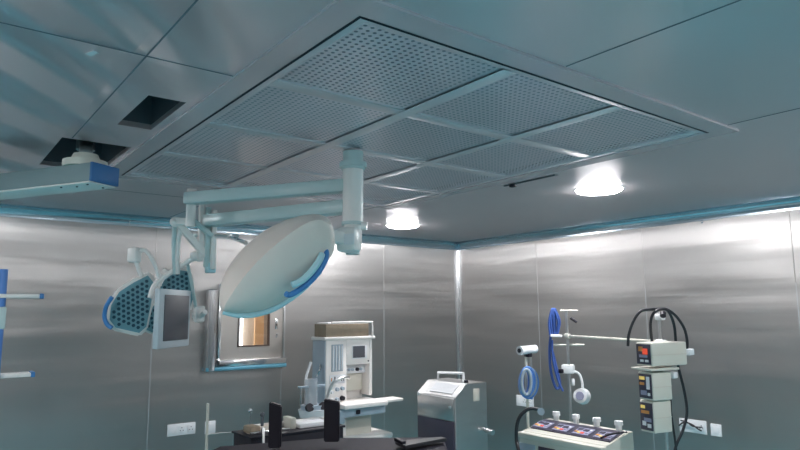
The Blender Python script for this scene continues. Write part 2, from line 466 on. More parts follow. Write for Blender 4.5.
# ------------------------------------------------------------------ pass window in left wall and the room beyond
y0, y1, z0, z1 = WIN
wn = bpy.data.objects.new('window_1', None); COL.objects.link(wn); wn.location = (XL, (y0+y1)/2, z0); wn['kind'] = 'structure'
wn['label'] = 'steel framed pass window in the left wall with a tan view beyond'
Fy0, Fy1, Fz0, Fz1 = 2.21, 2.86, 1.30, 2.02
mb = MB(); e = .025
for lo, hi in [((XL, Fy0, Fz0), (XL+e, y0, Fz1)), ((XL, y1, Fz0), (XL+e, Fy1, Fz1)), ((XL, y0, Fz0), (XL+e, y1, z0)), ((XL, y0, z1), (XL+e, y1, Fz1))]: mb.b2(lo, hi)
mb.build('frame_plate', mat('window surround steel', (.50, .47, .44), .4, 1), wn, False)
mb = MB(); mb.cyl((XL+.055, 2.135, Fz0-.05), (XL+.055, 2.135, 1.955), .052, n=32).sph((XL+.055, 2.135, 1.955), .0515, (1, 1, .35)); mb.build('rounded_post', m_chrome, wn)
mb = MB().b2((XL, Fy0-.005, Fz0-.02), (XL+.045, Fy0+.022, Fz1), .004); mb.build('edge_strip', m_chrome, wn)
mb = MB().b2((XL, Fy1, Fz0), (XL+.04, Fy1+.02, Fz1+.02), .004); mb.build('edge_strip', m_satin, wn)
mb = MB().b2((XL, Fy0, Fz0-.02), (XL+.09, Fy1+.01, Fz0+.035), .006); mb.build('sill', m_chrome, wn)
mb = MB().b2((XL, 2.09, Fz0-.055), (XL+.10, Fy1+.01, Fz0-.022), .008); mb.build('ledge', m_blueledge, wn)
mb = MB()
for a in ((y0, z0, y1, z0+.012), (y0, z1-.012, y1, z1), (y0, z0, y0+.008, z1), (y1-.012, z0, y1, z1)): mb.b2((XL+.001, a[0], a[1]), (XL+.032, a[2], a[3]))
mb.build('opening_trim', mat('dark bronze edge', (.10, .07, .06), .4, .5), wn, False)
mb = MB().b2((XL-.095, y0+.0005, z0+.012), (XL+.011, y0+.03, z1-.012)); mb.build('jamb', m_gas, wn, False)  # made white to stand for the lit left reveal of the opening
mb = MB().b2((XL+.012, y0+.008, z0+.012), (XL+.016, y1-.012, z1-.012)); 
gm = bpy.data.materials.new('clear window glass'); gm.use_nodes = True
nt = gm.node_tree; nt.nodes.clear(); out = nt.nodes.new('ShaderNodeOutputMaterial'); tr = nt.nodes.new('ShaderNodeBsdfTransparent'); gl = nt.nodes.new('ShaderNodeBsdfGlossy'); mx = nt.nodes.new('ShaderNodeMixShader')
gl.inputs['Roughness'].default_value = .02; mx.inputs[0].default_value = .05
nt.links.new(tr.outputs[0], mx.inputs[1]); nt.links.new(gl.outputs[0], mx.inputs[2]); nt.links.new(mx.outputs[0], out.inputs[0])
mb.build('glass', gm, wn, False)
mb = MB().b2((XL+.026, 2.775, 1.60), (XL+.034, 2.80, 1.70), .003).b2((XL+.026, 2.785, 1.52), (XL+.034, 2.80, 1.56), .003); mb.build('latch', m_chrome, wn)
# corridor beyond
mb = MB(); X1 = XL-.1; X2 = -7.1
mb.b2((X2-.05, 1.6, 0), (X2, 4.6, TOP)).b2((X2, 1.55, 0), (X1, 1.6, TOP)).b2((X2, 4.6, 0), (X1, 4.65, TOP)).b2((X2, 1.6, TOP-.05), (X1, 4.6, TOP)).b2((X2, 1.6, 0), (X1, 4.6, .02))
struct(mb, 'wall_corridor', m_roomgrey, smooth=False)
struct(MB().b2((X2, at(254, 330, X=-7.1).y, .02), (X2+.03, 4.2, 2.5)), 'door_1', m_tan, 'tan door seen through the pass window', smooth=False)
tag(MB().b2((-6.9, 2.2, 2.98), (-6.2, 3.4, 3.05), .01).build('corridor_fill_lamp', m_lampwarm), 'unseen warm lamp added to light the corridor behind the pass window', 'ceiling light')  # added out of sight so the view through the window is lit

yl = at(240.5, 330, X=-7.06).y
tag(MB().b2((-7.10, yl-.02, 1.0), (-7.04, yl+.02, 2.3), .005).build('glow_strip', mat('cool strip glow', (1, 1, 1), .5, 0, (1, .97, .92), 1.2)), 'narrow glowing upright strip added for the bright edge at the left in the pass window', 'glowing strip')  # glowing strip added to make the bright edge in the opening

# ------------------------------------------------------------------ sockets
def socket(lo, hi, axis, label, holes):
    # lo, hi: (a, z) extents along the wall
    a0, z0 = lo; a1, z1 = hi
    if axis == 'y': P = lambda a, z, d: (XL+d, a, z)
    else: P = lambda a, z, d: (a, YR-d, z)
    def bx(a, b, c, d, t0, t1, bev=0): return MB().b2(P(a, c, t0), P(b, d, t1), bev)
    t = thing('wall_socket', label, 'wall socket', P((a0+a1)/2, z0, 0), 'ivory wall sockets')
    bx(a0, a1, z0, z1, 0, .012, .003).build('plate', m_socket, t)
    k = max(1, round((a1-a0)/.09)); w_ = (a1-a0)/k
    for i in range(k):
        s = a0+w_*i
        bx(s+.012, s+w_-.012, z0+.018, z1-.018, .012, .016, .0015).build('switch' if i in holes else 'socket_face', m_label, t)
        if i not in holes:
            mb = MB()
            for da, dz in ((0, .014), (-.012, -.008), (.012, -.008)):
                mb.cyl(P(s+w_/2+da, (z0+z1)/2+dz, .0155), P(s+w_/2+da, (z0+z1)/2+dz, .017), .004, n=10)
            mb.build('pin_holes', m_black, t)
    return t
socket((1.803, .718), (2.043, .815), 'y', 'wide ivory socket plate on the left wall', (0,))
socket((2.13, .70), (2.224, .808), 'y', 'small square ivory plate just right of the wide plate on the left wall', (0,))
socket((-2.923, .755), (-2.695, .86), 'x', 'wide ivory socket plate with wires, on the right wall behind the black cable', (1,))
socket((-2.66, .755), (-2.575, .848), 'x', 'small square ivory plate at the right end, beside the wired plate', (0,))
socket((-4.735, .765), (-4.503, .875), 'x', 'wide ivory socket plate on the right wall behind the thin stand with blue tubing', (0,))
tag(MB().tube([(-2.92, YR-.02, .80), (-2.86, YR-.05, .835), (-2.80, YR-.05, .83), (-2.75, YR-.045, .80), (-2.72, YR-.04, .785)], .006).tube([(-2.90, YR-.03, .845), (-2.83, YR-.05, .84), (-2.78, YR-.06, .815), (-2.71, YR-.04, .815)], .005).build('plug_wires', m_blackrub), 'tangle of thin dark wires over the wide socket plate on the right wall', 'wires')
tag(MB().sph((at(702, 222, Y=YR).x, YR-.004, at(702, 222, Y=YR).z), .014, (1, .5, 1)).build('wall_rivet', m_chrome), 'tiny round shiny rivet high on the right wall', 'rivet')

# ------------------------------------------------------------------ ceiling bits
tp = at(92, 53, z=H); tag(MB().beam((tp.x-.02, tp.y-.008, H-.0011), (tp.x+.02, tp.y+.008, H-.0011), .02, .002).build('tape_patch', m_label, smooth=False), 'small pale tape patch on the ceiling left of the filter unit', 'tape')
tp = at(67, 143, z=H)
sl = thing('ceiling_slot_track', 'thin dark metal track lying in the ceiling slot behind the filter unit', 'track', ((SLOT[0]+SLOT[1])/2, 3.07, H))
MB().b2((SLOT[0]+.005, 3.062, H-.004), (SLOT[1]-.02, 3.075, H+.02)).build('rail', m_duct, sl, False)
MB().b2((SLOT[0]+.06, 3.055, H-.02), (SLOT[0]+.10, 3.085, H+.01), .003).build('hook', m_black, sl)

# ------------------------------------------------------------------ equipment beam (left)
e = at(106, 174, D=2.95)
dirb = V((-.86, -.51, 0)); perp = V((-.51, .86, 0))
hb, wb_ = .088, .16
top = 2.395
pe = at(91, 171, D=2.93)   # near edge of the end face
beamroot = thing('pendant_beam', 'long grey green ceiling beam with a blue end cap, left under an open hatch', 'beam', pe + dirb*.2)
c0 = pe + perp*wb_/2; c0.z = pe.z
MB().beam(c0+dirb*.008, c0+dirb*1.9, wb_, hb, .004).build('beam_body', m_beamgrey, beamroot)
MB().beam(c0-dirb*.006, c0+dirb*.008, wb_+.002, hb+.002, .002).build('end_cap', m_bluebeam, beamroot)
b = MB(); b.beam(c0+dirb*.01-V((0, 0, hb/2+.004)), c0+dirb*1.9-V((0, 0, hb/2+.004)), wb_-.006, .008, .002).build('underside_panel', m_white, beamroot)
b = MB()
for k, s in ((.05, .03), (.14, .05), (.05, .12), (.22, .03)):
    q = pe+dirb*k+perp*s; q.z = c0.z-hb/2-.008
    b.cyl(q, q-V((0, 0, .004)), .005, n=10)
b.build('screws', m_black, beamroot)
mt = c0+dirb*.13; 
b = MB(); b.cyl((mt.x, mt.y, c0.z+hb/2-.002), (mt.x, mt.y, c0.z+hb/2+.03), .10).cyl((mt.x, mt.y, c0.z+hb/2+.03), (mt.x, mt.y, c0.z+hb/2+.065), .07, .055)
b.build('bearing', m_cream, beamroot)
mc = at(92, 140, z=H+.10)
mc = V((-3.55, .655, 0))
b = MB(); b.cyl((mc.x, mc.y, H+.02), (mc.x, mc.y, H+.5), .045); b.build('ceiling_column', m_beamgrey, beamroot)
b = MB(); b.beam((mt.x, mt.y, c0.z+hb/2+.06), (mc.x, mc.y, H+.05), .06, .05, .01); b.build('link_arm', m_beamgrey, beamroot)
b = MB()
for dx, dy in ((-.09, 0), (.09, 0.02)): b.cyl((mc.x+dx, mc.y+dy, H+.005), (mc.x+dx, mc.y+dy, H+.5), .008)
b.build('threaded_rod', m_chrome, beamroot)

# ------------------------------------------------------------------ left rack: blue post with two shelves
D = 3.4
def pb(x, y, d=3.4): return at(x, y, D=d)
rk = thing('equipment_rack', 'blue post with two short white shelf arms at the left edge of the view', 'rack', V((pb(2, 400).x, pb(2, 400).y, 0)))
pp = pb(1.5, 300)
MB().cyl((pp.x, pp.y, .05), (pp.x, pp.y, pb(1.5, 269).z), .021).build('post', m_coil, rk)
MB().cyl((pp.x, pp.y, 0), (pp.x, pp.y, .05), .2, .17, n=32).build('base', m_beamgrey, rk)
for (ya, yb, xe, nm) in ((296, 296, 40, 0), (376, 372.5, 30, 1)):
    a = pb(-6, ya); b_ = pb(xe, yb, 3.5)
    b_.z = a.z = (pb(0, ya).z)
    MB().beam(a, b_, .10, .022, .005).build('shelf', m_white, rk)
    dd = (b_-a).normalized()
    MB().beam(b_, b_+dd*.02, .102, .028, .004).build('shelf_cap', m_blue, rk)
MB().box((pp.x-.0, pp.y, pb(0, 318).z), (.05, .05, .12), None, .008).build('clamp', m_paleteal, rk)

# ------------------------------------------------------------------ surgical light
PX, PY = -2.66, 1.74
sg = thing('surgical_light', 'pale green ceiling hung surgical light with two arms, large hood and pods', 'surgical light', (PX, PY, H-.01))
b = MB(); b.cyl((PX, PY, 2.505), (PX, PY, H-.0105), .052, n=36).cyl((PX, PY, 2.487), (PX, PY, 2.512), .070, n=36).cyl((PX, PY, 2.475), (PX, PY, 2.488), .060, n=36)
b.build('ceiling_flange', m_paleteal, sg)
b = MB(); b.cyl((PX, PY, 2.20), (PX, PY, 2.48), .053, n=36).cyl((PX, PY, 2.10), (PX, PY, 2.20), .046, n=36); b.build('pole', m_white, sg)
b = MB().cyl((PX, PY, 2.19), (PX, PY, 2.205), .057, n=36); b.build('collar', m_paleteal, sg)
e1 = V((-3.528, 1.188, 0)); e2 = V((-3.594, 1.332, 0))
b = MB(); b.beam((PX, PY, 2.395), (e1.x, e1.y, 2.395), .075, .068, .010); b.build('upper_arm', m_paleteal, sg)
b = MB(); b.beam((PX, PY, 2.287), (e2.x, e2.y, 2.287), .08, .07, .010); b.build('lower_arm', m_paleteal, sg)
s1 = at(191, 207, D=3.58)
b = MB().cyl((s1.x, s1.y, at(191, 189, D=3.58).z), (s1.x, s1.y, at(191, 227, D=3.58).z), .027, n=28); b.build('arm_joint', m_white, sg)
def rod(name, pts, r, m=m_white, parent=sg, **k):
    return MB().tube([at(x, y, D=d) for x, y, d in pts], r, n=14, **k).build(name, m, parent)
def barp(name, p, q, w_, h_, m=m_white, parent=sg, bev=.006):
    return MB().beam(at(p[0], p[1], D=p[2]), at(q[0], q[1], D=q[2]), w_, h_, bev).build(name, m, parent)
barp('link_arm', (192, 222, 3.58), (176, 221, 3.62), .05, .04)
barp('spring_arm', (175, 220, 3.62), (210, 260, 3.70), .045, .038, m_white)
barp('spring_arm', (190, 218, 3.60), (212, 236, 3.68), .03, .028, m_paleteal)
barp('drop_bracket', (206, 234, 3.70), (190, 236, 3.75), .02, .02, m_paleteal)
# slender column of three bars below the lower arm
for i, (x, yt, yb) in enumerate(((202, 203, 262), (208.5, 207, 268), (214.5, 210, 270))):
    p, q = at(x, yt, D=3.72), at(x, yb, D=3.72)
    MB().beam((p.x, p.y, q.z), (p.x, p.y, p.z), .03, .032, .006).build('drop_column', m_white if i != 1 else m_paleteal, sg)
p, q = at(210.5, 263, D=3.70), at(210.5, 273, D=3.70)
MB().beam((p.x, p.y, q.z), (p.x, p.y, p.z), .05, .06, .008).build('column_foot', m_rimblue, sg)
rod('support_tube', [(181, 226, 3.64), (178, 245, 3.66), (177.5, 274, 3.68)], .0135)
rod('support_tube', [(174.5, 226, 3.62), (174, 245, 3.66), (175, 274, 3.68)], .0135, m_paleteal)
MB().sph(at(176, 222, D=3.62), .034, (1, 1, .9)).build('knuckle', m_white, sg)
rod('wrist_tube', [(196, 256, 3.7), (184, 264, 3.7), (164, 277, 3.68), (154, 286, 3.66), (150, 298, 3.64)], .015)
MB().sph(at(195, 256, D=3.7), .03).build('knuckle', m_white, sg)
# thin strut towards the hood
rod('thin_strut', [(216, 236, 3.6), (232, 238, 3.4), (246, 243, 3.2)], .011, m_chrome)
MB().box(at(233, 236, D=3.35), (.05, .05, .02), None, .006).build('strut_knob', m_chrome, sg)

# --- large hood
def loft(rows, name, m, parent, sub=2):
    b = MB(); R_ = [[b.b.verts.new(p) for p in r_] for r_ in rows]
    k = len(rows[0])
    for A, B in zip(R_[:-1], R_[1:]):
        for i in range(k): b.b.faces.new((A[i], A[(i+1) % k], B[(i+1) % k], B[i]))
    b.b.faces.new(R_[0]); b.b.faces.new(R_[-1][::-1])
    o = b.build(name, m, parent)
    if sub:
        md = o.modifiers.new('sub', 'SUBSURF'); md.levels = sub; md.render_levels = sub
    return o
UE = [(219, 309), (217.5, 286), (226, 264), (246, 240), (270, 223), (298, 213.5), (318, 212), (332, 217)]
RD = [(222, 311), (230, 296), (247, 272), (268, 251), (290, 233), (310, 220), (324, 219), (335.5, 229)]
LE = [(224, 312.5), (240, 314), (262, 312), (283, 303), (303, 288), (321, 270), (332, 256), (336, 246)]
D0 = 2.72; rows = []
for i in range(8):
    u, r_, l = UE[i], RD[i], LE[i]
    t = i/7; th = [.03, .07, .10, .125, .125, .11, .09, .06][i]
    mixp = lambda a, b, k: (a[0]*(1-k)+b[0]*k, a[1]*(1-k)+b[1]*k)
    d = D0+.10*t
    row = [at(*u, D=d+.02), at(*mixp(u, r_, .55), D=d-th*.36), at(*r_, D=d-th*.95), at(*mixp(r_, l, .10), D=d-th*.93), at(*mixp(r_, l, .55), D=d-th*.75),
           at(*mixp(r_, l, .9), D=d-th*.25), at(*l, D=d+.02)]
    cxp = mixp(u, l, .5)
    row += [at(*mixp(l, cxp, .15), D=d+.02+th*.9), at(*cxp, D=d+.03+th*1.15), at(*mixp(u, cxp, .15), D=d+.02+th*.9)]
    rows.append(row)
hood = loft(rows, 'light_hood', m_hood, sg)
ca = hood.data.attributes.new('crease_edge', 'FLOAT', 'EDGE')
for e_ in hood.data.edges:
    v0, v1 = e_.vertices
    if v0 % 10 == v1 % 10 and v0 % 10 == 2: ca.data[e_.index].value = 1.0; e_.use_edge_sharp = True
    elif v0 % 10 == v1 % 10 and v0 % 10 in (3, 6): ca.data[e_.index].value = .5
# light-blue lens band along the lower edge
lb = [(223, 311.5), (238, 315), (255, 314.5), (272, 309.5), (287, 301), (304, 288), (320, 271)]
MB().tube([at(x, y, D=D0+.015+.1*i/7) for i, (x, y) in enumerate(lb)], .013, n=12).build('lens_rim', m_rimblue, hood)
MB().tube([at(x, y, D=D0-.055+.09*i/5) for i, (x, y) in enumerate([(286, 294), (291, 294.5), (302, 288), (314, 277.5), (323, 265), (326.5, 255), (325.5, 250)])], .0125, n=14).build('handle', m_blue, hood)
MB().tube([at(x, y, D=D0-.05+.09*i/5) for i, (x, y) in enumerate([(292, 285), (301, 281), (311, 272), (319, 261), (322, 254)])], .015, n=12).build('grip_recess', m_rimblue, hood)
# joint box between pole and hood
jb = MB(); jc = at(349, 240, D=2.98); rt = Matrix.Rotation(rad(-60+0), 3, 'Z')
jb.box(jc, (.10, .10, .115), Matrix.Rotation(rad(35), 3, 'Z'), .02); jo = jb.build('yoke_box', m_white, sg)
MB().box(at(349, 239, D=2.90), (.005, .05, .05), Matrix.Rotation(rad(35-90), 3, 'Z'), .002).build('yoke_label', m_label, jo)
MB().beam(at(330, 236, D=2.9), at(342, 238, D=2.95), .05, .06, .01).build('yoke_arm', m_white, sg)
MB().cyl((PX, PY, 2.04), (PX, PY, 2.12), .035, n=24).build('pole_tip', m_paleteal, sg)
MB().beam(at(352, 236, D=3.0), V((PX, PY, 2.12)), .05, .05, .01).build('yoke_arm', m_paleteal, sg)
MB().cyl(at(361, 226, D=3.10), at(367, 226, D=3.10), .02).build('brake_knob', m_white, sg)

# --- petal pods
def pod(name, outline, dfn, inner, th, parent, hexes):
    pts = [at(x, y, D=dfn(x, y)) for x, y in outline]
    nrm = (pts[2]-pts[0]).cross(pts[4]-pts[0]).normalized()
    if nrm.dot(pts[0]-EYE) < 0: nrm = -nrm      # away from viewer
    b = MB(); b.prism(pts, nrm*th)
    bmesh.ops.bevel(b.b, geom=[e_ for e_ in b.b.edges], offset=.012, segments=3, affect='EDGES')
    o = b.build(name, m_white, parent)
    c = sum(pts, V())/len(pts)
    ip = [c+(p-c)*inner - nrm*.004 for p in pts]
    b = MB(); b.prism(ip, nrm*.008); f_ = b.build('pod_face', m_pod, o)
    # rows of lens cells
    ux_ = (pts[0]-c).normalized(); U_ = nrm.cross(ux_).normalized()
    ip2 = [((p-c).dot(ux_), (p-c).dot(U_)) for p in [c+(p-c)*(inner*.92) for p in pts]]
    def ins(x, y):
        r_ = False; n_ = len(ip2)
        for i in range(n_):
            (xa, ya), (xb, yb) = ip2[i], ip2[(i+1) % n_]
            if (ya > y) != (yb > y) and x < (xb-xa)*(y-ya)/(yb-ya)+xa: r_ = not r_
        return r_
    b = MB(); s = .030
    for i in range(-14, 15):
        for j in range(-14, 15):
            x = (i+(j % 2)*.5)*s; y = j*s*.86
            if ins(x*1.05, y*1.05):
                q = c+ux_*x+U_*y-nrm*.003
                b.cyl(q-nrm*.0035, q+nrm*.002, .0105, n=6)
    b.build('lens_cells', m_podhole, o, False)
    return o
p1 = pod('light_pod', [(106, 322), (113, 331), (140, 337), (148, 330), (153, 306), (157, 280), (150, 271), (134, 279), (117, 290), (108, 305)], lambda x, y: 3.62+(x-106)*.003, .87, .045, sg, 5)
MB().tube([at(x, y, D=3.58) for x, y in [(112, 297), (106.5, 306), (104.5, 316), (107, 324), (112, 328)]], .012).build('handle', m_blue, p1)
p2 = pod('light_pod', [(157, 302), (158, 286), (165, 275), (176, 267), (190, 269), (194, 276), (195, 300), (191, 312), (175, 312)], lambda x, y: 3.86+(x-144)*.002, .88, .045, sg, 5)
p3 = pod('light_pod', [(143, 331), (146, 315), (153, 303), (165, 300), (170, 318), (165, 334), (152, 335)], lambda x, y: 3.95+(x-144)*.002, .84, .04, sg, 5)
# fork bracket of the far pod
bb = MB(); bb.box(at(134.5, 255, D=3.64), (.07, .05, .085), Matrix.Rotation(rad(30), 3, 'Z'), .012); bb.build('bracket_box', m_white, sg)
rod('bracket_tube', [(136, 262, 3.64), (139, 270, 3.64), (142, 277, 3.64)], .012)
rod('bracket_tube', [(140, 251, 3.64), (145, 250, 3.64), (150, 256, 3.64), (157, 270, 3.66), (160, 286, 3.68)], .011)
MB().tube([at(x, y, D=3.7) for x, y in [(163, 276), (165, 270), (168, 276)]], .012).build('knuckle', m_white, sg)

# --- monitor on the light
TL, TR, BR, BL = at(158, 289, D=3.40), at(191, 290.5, D=3.80), at(191, 345, D=3.80), at(158, 349, D=3.40)
dx = ((TR-TL)+(BR-BL)).normalized(); dz = V((0, 0, 1)); dx.z = 0; dx.normalize()
cen = (TL+TR+BR+BL)/4; W_ = ((TR-TL).length+(BR-BL).length)/2; H_ = ((TL-BL).length+(TR-BR).length)/2
nn = dx.cross(dz); nn = -nn if nn.dot(cen-EYE) > 0 else nn
rm = Matrix((dx, nn, dz)).transposed()
mo = MB().box(cen-nn*.016, (W_*.95, .032, H_), rm, .006).build('monitor', mat('monitor grey', (.50, .56, .60), .4), sg)
MB().box(cen+dx*.012+nn*.001+dz*.004, (W_*.74, .006, H_*.78), rm, .002).build('screen', m_screen, mo)
MB().box(cen-nn*.055+dx*.05, (.16, .05, .16), rm, .01).build('monitor_back', m_white, mo)
rod('monitor_arm', [(193, 315, 3.85), (200, 316, 3.84), (205, 312, 3.80)], .016)
MB().box(at(199, 314, D=3.86), (.05, .06, .10), None, .01).build('monitor_joint', m_white, sg)
rod('monitor_arm', [(187, 262, 3.72), (192, 285, 3.80), (196, 308, 3.85)], .010, m_paleteal)

# ------------------------------------------------------------------ anaesthesia machine
XF = -4.9
def A_(x, y, X=XF): return at(x, y, X=X)
zt = 1.515
am = thing('anaesthesia_machine', 'white anaesthesia workstation with flow tubes, small screen and work tray by left wall', 'medical machine', (-5.15, 3.18, 0))
ya, yb = 2.93, 3.425
zmid = .95
MB().b2((-5.12, ya, .12), (XF-.16, yb, zt-.005), .01).build('body', m_white, am)
# left side panel bluish
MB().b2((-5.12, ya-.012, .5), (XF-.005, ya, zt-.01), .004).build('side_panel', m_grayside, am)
MB().b2((XF-.16, yb-.03, 1.0), (XF, yb, zt-.005), .004).build('side_panel', m_white, am)
MB().b2((XF-.16, ya, .55), (XF-.0, 3.145, zt-.005), .004).build('flowmeter_block', m_white, am)
MB().b2((XF-.16, 3.145, 1.285), (XF+.002, yb-.03, zt-.005), .004).build('display_housing', m_white, am)
MB().b2((XF-.16, 3.145, 1.04), (XF-.12, yb-.03, 1.20), .004).build('inner_panel', m_cream, am)
MB().b2((XF-.16, 3.145, 1.20), (XF-.07, yb-.03, 1.275), .004).build('gauge_ledge', m_label, am)
MB().b2((-5.13, ya-.025, zt-.005), (XF+.02, yb+.025, zt+.022), .008).build('top_plate', m_white, am)
# flowmeter window
fw = MB().b2((XF-.001, 2.985, 1.235), (XF+.006, 3.105, 1.47), .002).build('flowmeter_window', m_grayside, am)
for k in range(4):
    MB().cyl((XF+.008, 3.0+.029*k, 1.245), (XF+.008, 3.0+.029*k, 1.46), .006, n=10).build('flow_tube', m_label, fw)
ds = MB().b2((XF+.001, 3.20, 1.335), (XF+.012, 3.36, 1.455), .004).build('display', m_label, am)
MB().b2((XF+.012, 3.205, 1.345), (XF+.014, 3.335, 1.45)).build('screen', m_screen, ds, False)
MB().cyl((XF, 3.378, 1.31), (XF+.01, 3.378, 1.31), .006).build('display_button', m_black, ds)
# gauge row plates
gp = MB().b2((XF-.001, 2.965, 1.13), (XF+.004, 3.125, 1.205), .001).build('control_strip', m_label, am)
for k, (yy, mm, s) in enumerate(((2.985, m_orange, .007), (3.02, m_black, .010), (3.055, m_black, .014), (3.09, m_black, .012), (3.112, m_black, .008))):
    MB().b2((XF+.004, yy-s/2, 1.15), (XF+.006, yy+s/2, 1.15+.03+.01*(k % 2))).build('control_mark', mm, gp, False)
for yy, s in ((3.17, .01), (3.21, .012), (3.25, .012), (3.30, .016), (3.34, .012)):
    MB().cyl((XF-.07, yy, 1.235), (XF-.05, yy, 1.235), s, n=14).build('small_knob', m_grayside if s < .015 else m_black, am)
for yy, zz, s, mm in ((3.04, 1.08, .017, m_grayside), (3.095, 1.085, .017, m_grayside), (3.095, 1.0, .022, m_black), (2.99, .995, .012, m_label), (3.04, .995, .016, m_grayside), (2.985, 1.06, .014, m_label)):
    MB().cyl((XF, yy, zz), (XF+.03, yy, zz), s, s*.85, n=18).build('control_knob', mm, am)
# work tray, rail and drawer
def quad(name, pix, z, th, m, parent, bev=.008):
    pts = [at(x, y, z=z) for x, y in pix]
    b = MB(); b.prism(pts, (0, 0, -th))
    if bev: bmesh.ops.bevel(b.b, geom=list(b.b.edges), offset=bev, segments=2, affect='EDGES')
    return b.build(name, m, parent)
tray = MB().b2((XF-.14, 2.99, .93), (XF+.22, 3.45, .97), .012).build('work_tray', m_white, am)
MB().b2((XF-.02, 3.45, .94), (XF+.14, 3.68, .965), .006).build('side_shelf', m_white, am)
dr = MB().b2((XF-.1, 3.02, .855), (XF+.16, 3.46, .928), .008).build('drawer', m_grayside, am)
MB().b2((XF+.16, 3.14, .875), (XF+.175, 3.18, .91), .004).build('handle', m_black, dr)
MB().b2((XF+.12, 2.97, .81), (XF+.17, 3.02, .928), .006).build('suction_bracket', m_grayside, am)
MB().b2((-5.12, ya, .10), (XF-.01, yb, .85), .01).build('lower_cabinet', m_cream, am)
MB().b2((-5.12, 3.1, .62), (XF+.12, 3.58, .67), .02).build('foot_shelf', m_white, am)
b = MB()
for sx in (-5.2, XF+.0):
    for sy in (ya+.05, yb): b.cyl((sx, sy-.012, .05), (sx, sy+.012, .05), .05).cyl((sx, sy, .05), (sx, sy, .12), .012)
b.build('castors', m_blackrub, am)
# rail on top holding the box
MB().tube([(XF+.02, 2.97, zt+.15), (XF+.02, 3.37, zt+.15), (XF+.02, 3.41, zt+.135), (XF+.02, 3.415, zt+.02)], .008, smooth=4).build('top_rail', m_white, am)
# gas hose and gauge on the side
MB().tube([(XF-.06, ya-.02, 1.30), (XF-.02, ya-.05, 1.26), (XF-.05, ya-.06, 1.20)], .010).build('side_hook', m_chrome, am)
MB().tube([at(x, y, X=XF) for x, y in [(311, 362), (306, 378), (307, 390), (312, 400)]], .012).build('hose', m_label, am)
# breathing circuit: absorber canister on its arm
ab = am
ac = at(312, 411, X=XF+.15)
MB().cyl(ac+V((0, 0, -.045)), ac+V((0, 0, .015)), .10, .115, n=32).build('absorber_dish', m_label, am)
MB().cyl(ac+V((0, 0, .015)), ac+V((0, 0, .05)), .095, n=32).build('absorber_band', m_grayside, am)
for d in ((.0, -.065), (.03, .06)):
    MB().cyl(ac+V((.06, d[1], .035)), ac+V((.085, d[1], .045)), .034).build('absorber_port', m_black, am)
MB().cyl(ac+V((-.02, 0, .05)), ac+V((-.02, 0, .26)), .055, n=28).build('bellows', m_glass, am)
for k in range(3):
    MB().cyl(ac+V((-.03, -.09+.07*k, .05)), ac+V((-.03, -.09+.07*k, .20)), .008).build('guide_post', m_chrome, am)
MB().beam(ac+V((0, -.13, .20)), ac+V((0, .12, .20)), .03, .018, .004).build('cross_bar', m_grayside, am)
MB().tube([ac+V((.02, .10, .04)), ac+V((.02, .14, .12)), ac+V((.04, .18, .22)), ac+V((.03, .30, .26)), ac+V((.0, .36, .25))], .014).build('breathing_tube', m_satin, am)
MB().cyl(ac+V((0, 0, -.15)), ac+V((0, 0, -.045)), .05, .075).build('absorber_base', m_gas, am)
MB().beam(ac+V((-.1, .1, -.1)), V((XF, 3.0, ac.z-.1)), .05, .05, .01).build('absorber_arm', m_white, am)
# cardboard box on top
cb = thing('cardboard_box', 'flat brown cardboard box lying on top of the anaesthesia workstation', 'box', (-5.1, 3.17, zt+.0225))
MB().b2((-5.10, 2.925, zt+.0225), (XF+.0, 3.385, zt+.135), .002).build('carton', m_card, cb, False)
MB().b2((-5.101, 2.95, zt+.135), (XF-.01, 3.386, zt+.15), .004).build('lid', m_label, cb, False)

# ------------------------------------------------------------------ steel cabinet by the corner
cbt = thing('steel_cabinet', 'stainless steel floor cabinet with sloped control panel and top handle, before corner strip', 'cabinet', (-4.06, 3.7, 0))
xa, xb, yf, yk = -4.37, -3.885, 3.53, 3.89
zt2 = 1.165
prof = [(yf, .0), (yf, 1.065), (yf+.12, zt2), (yk, zt2), (yk, .0)]
b = MB(); b.prism([(xa, y, z+.06 if z == 0 else z) for y, z in prof], (xb-xa, 0, 0))
bmesh.ops.bevel(b.b, geom=list(b.b.edges), offset=.004, segments=2, affect='EDGES')
b.build('body', m_satin, cbt)
dn = V((0, -.10, .12)).normalized()
sl0 = V((0, yf, 1.085)); sv = V((0, .12, .11))
def onslope(x0, x1, a, c, t): 
    return [(x0, yf+.12*a, 1.065+.10*a), (x1, yf+.12*a, 1.065+.10*a), (x1, yf+.12*c, 1.065+.10*c), (x0, yf+.12*c, 1.065+.10*c)]
b = MB(); b.prism([V(p)+dn*.001 for p in onslope(xa+.14, xb-.06, .2, .85, 0)], dn*.004); b.build('label_panel', mat('cabinet screen grey', (.55, .56, .58), .35), cbt, False)
MB().b2((xa+.015, yf-.012, .95-.065), (xb-.012, yf, 1.058), .004).build('upper_door', m_satin, cbt)
MB().b2((xa+.015, yf-.012, .08), (xb-.012, yf, .875), .004).build('lower_door', m_panelblack, cbt)
MB().b2((xa+.02, yf-.016, 1.045), (xa+.05, yf-.012, 1.07), .001).build('badge', m_label, cbt)
MB().cyl((xb-.04, yf-.025, .99), (xb-.04, yf-.012, .99), .012).build('door_lock', m_chrome, cbt)
MB().tube([(xa+.06, yf+.19, zt2-.005), (xa+.06, yf+.19, zt2+.06), (xb-.10, yf+.19, zt2+.075), (xb-.10, yf+.19, zt2-.005)], .011, smooth=0).build('handle', m_gas, cbt)
MB().cyl((xb-.08, yf+.2, zt2-.002), (xb-.08, yf+.2, zt2+.02), .02, .015).build('stop_button', m_black, cbt)
MB().b2((xb, yf+.2, 1.02), (xb+.003, yf+.27, 1.12), .001).build('side_label', m_beige, cbt)
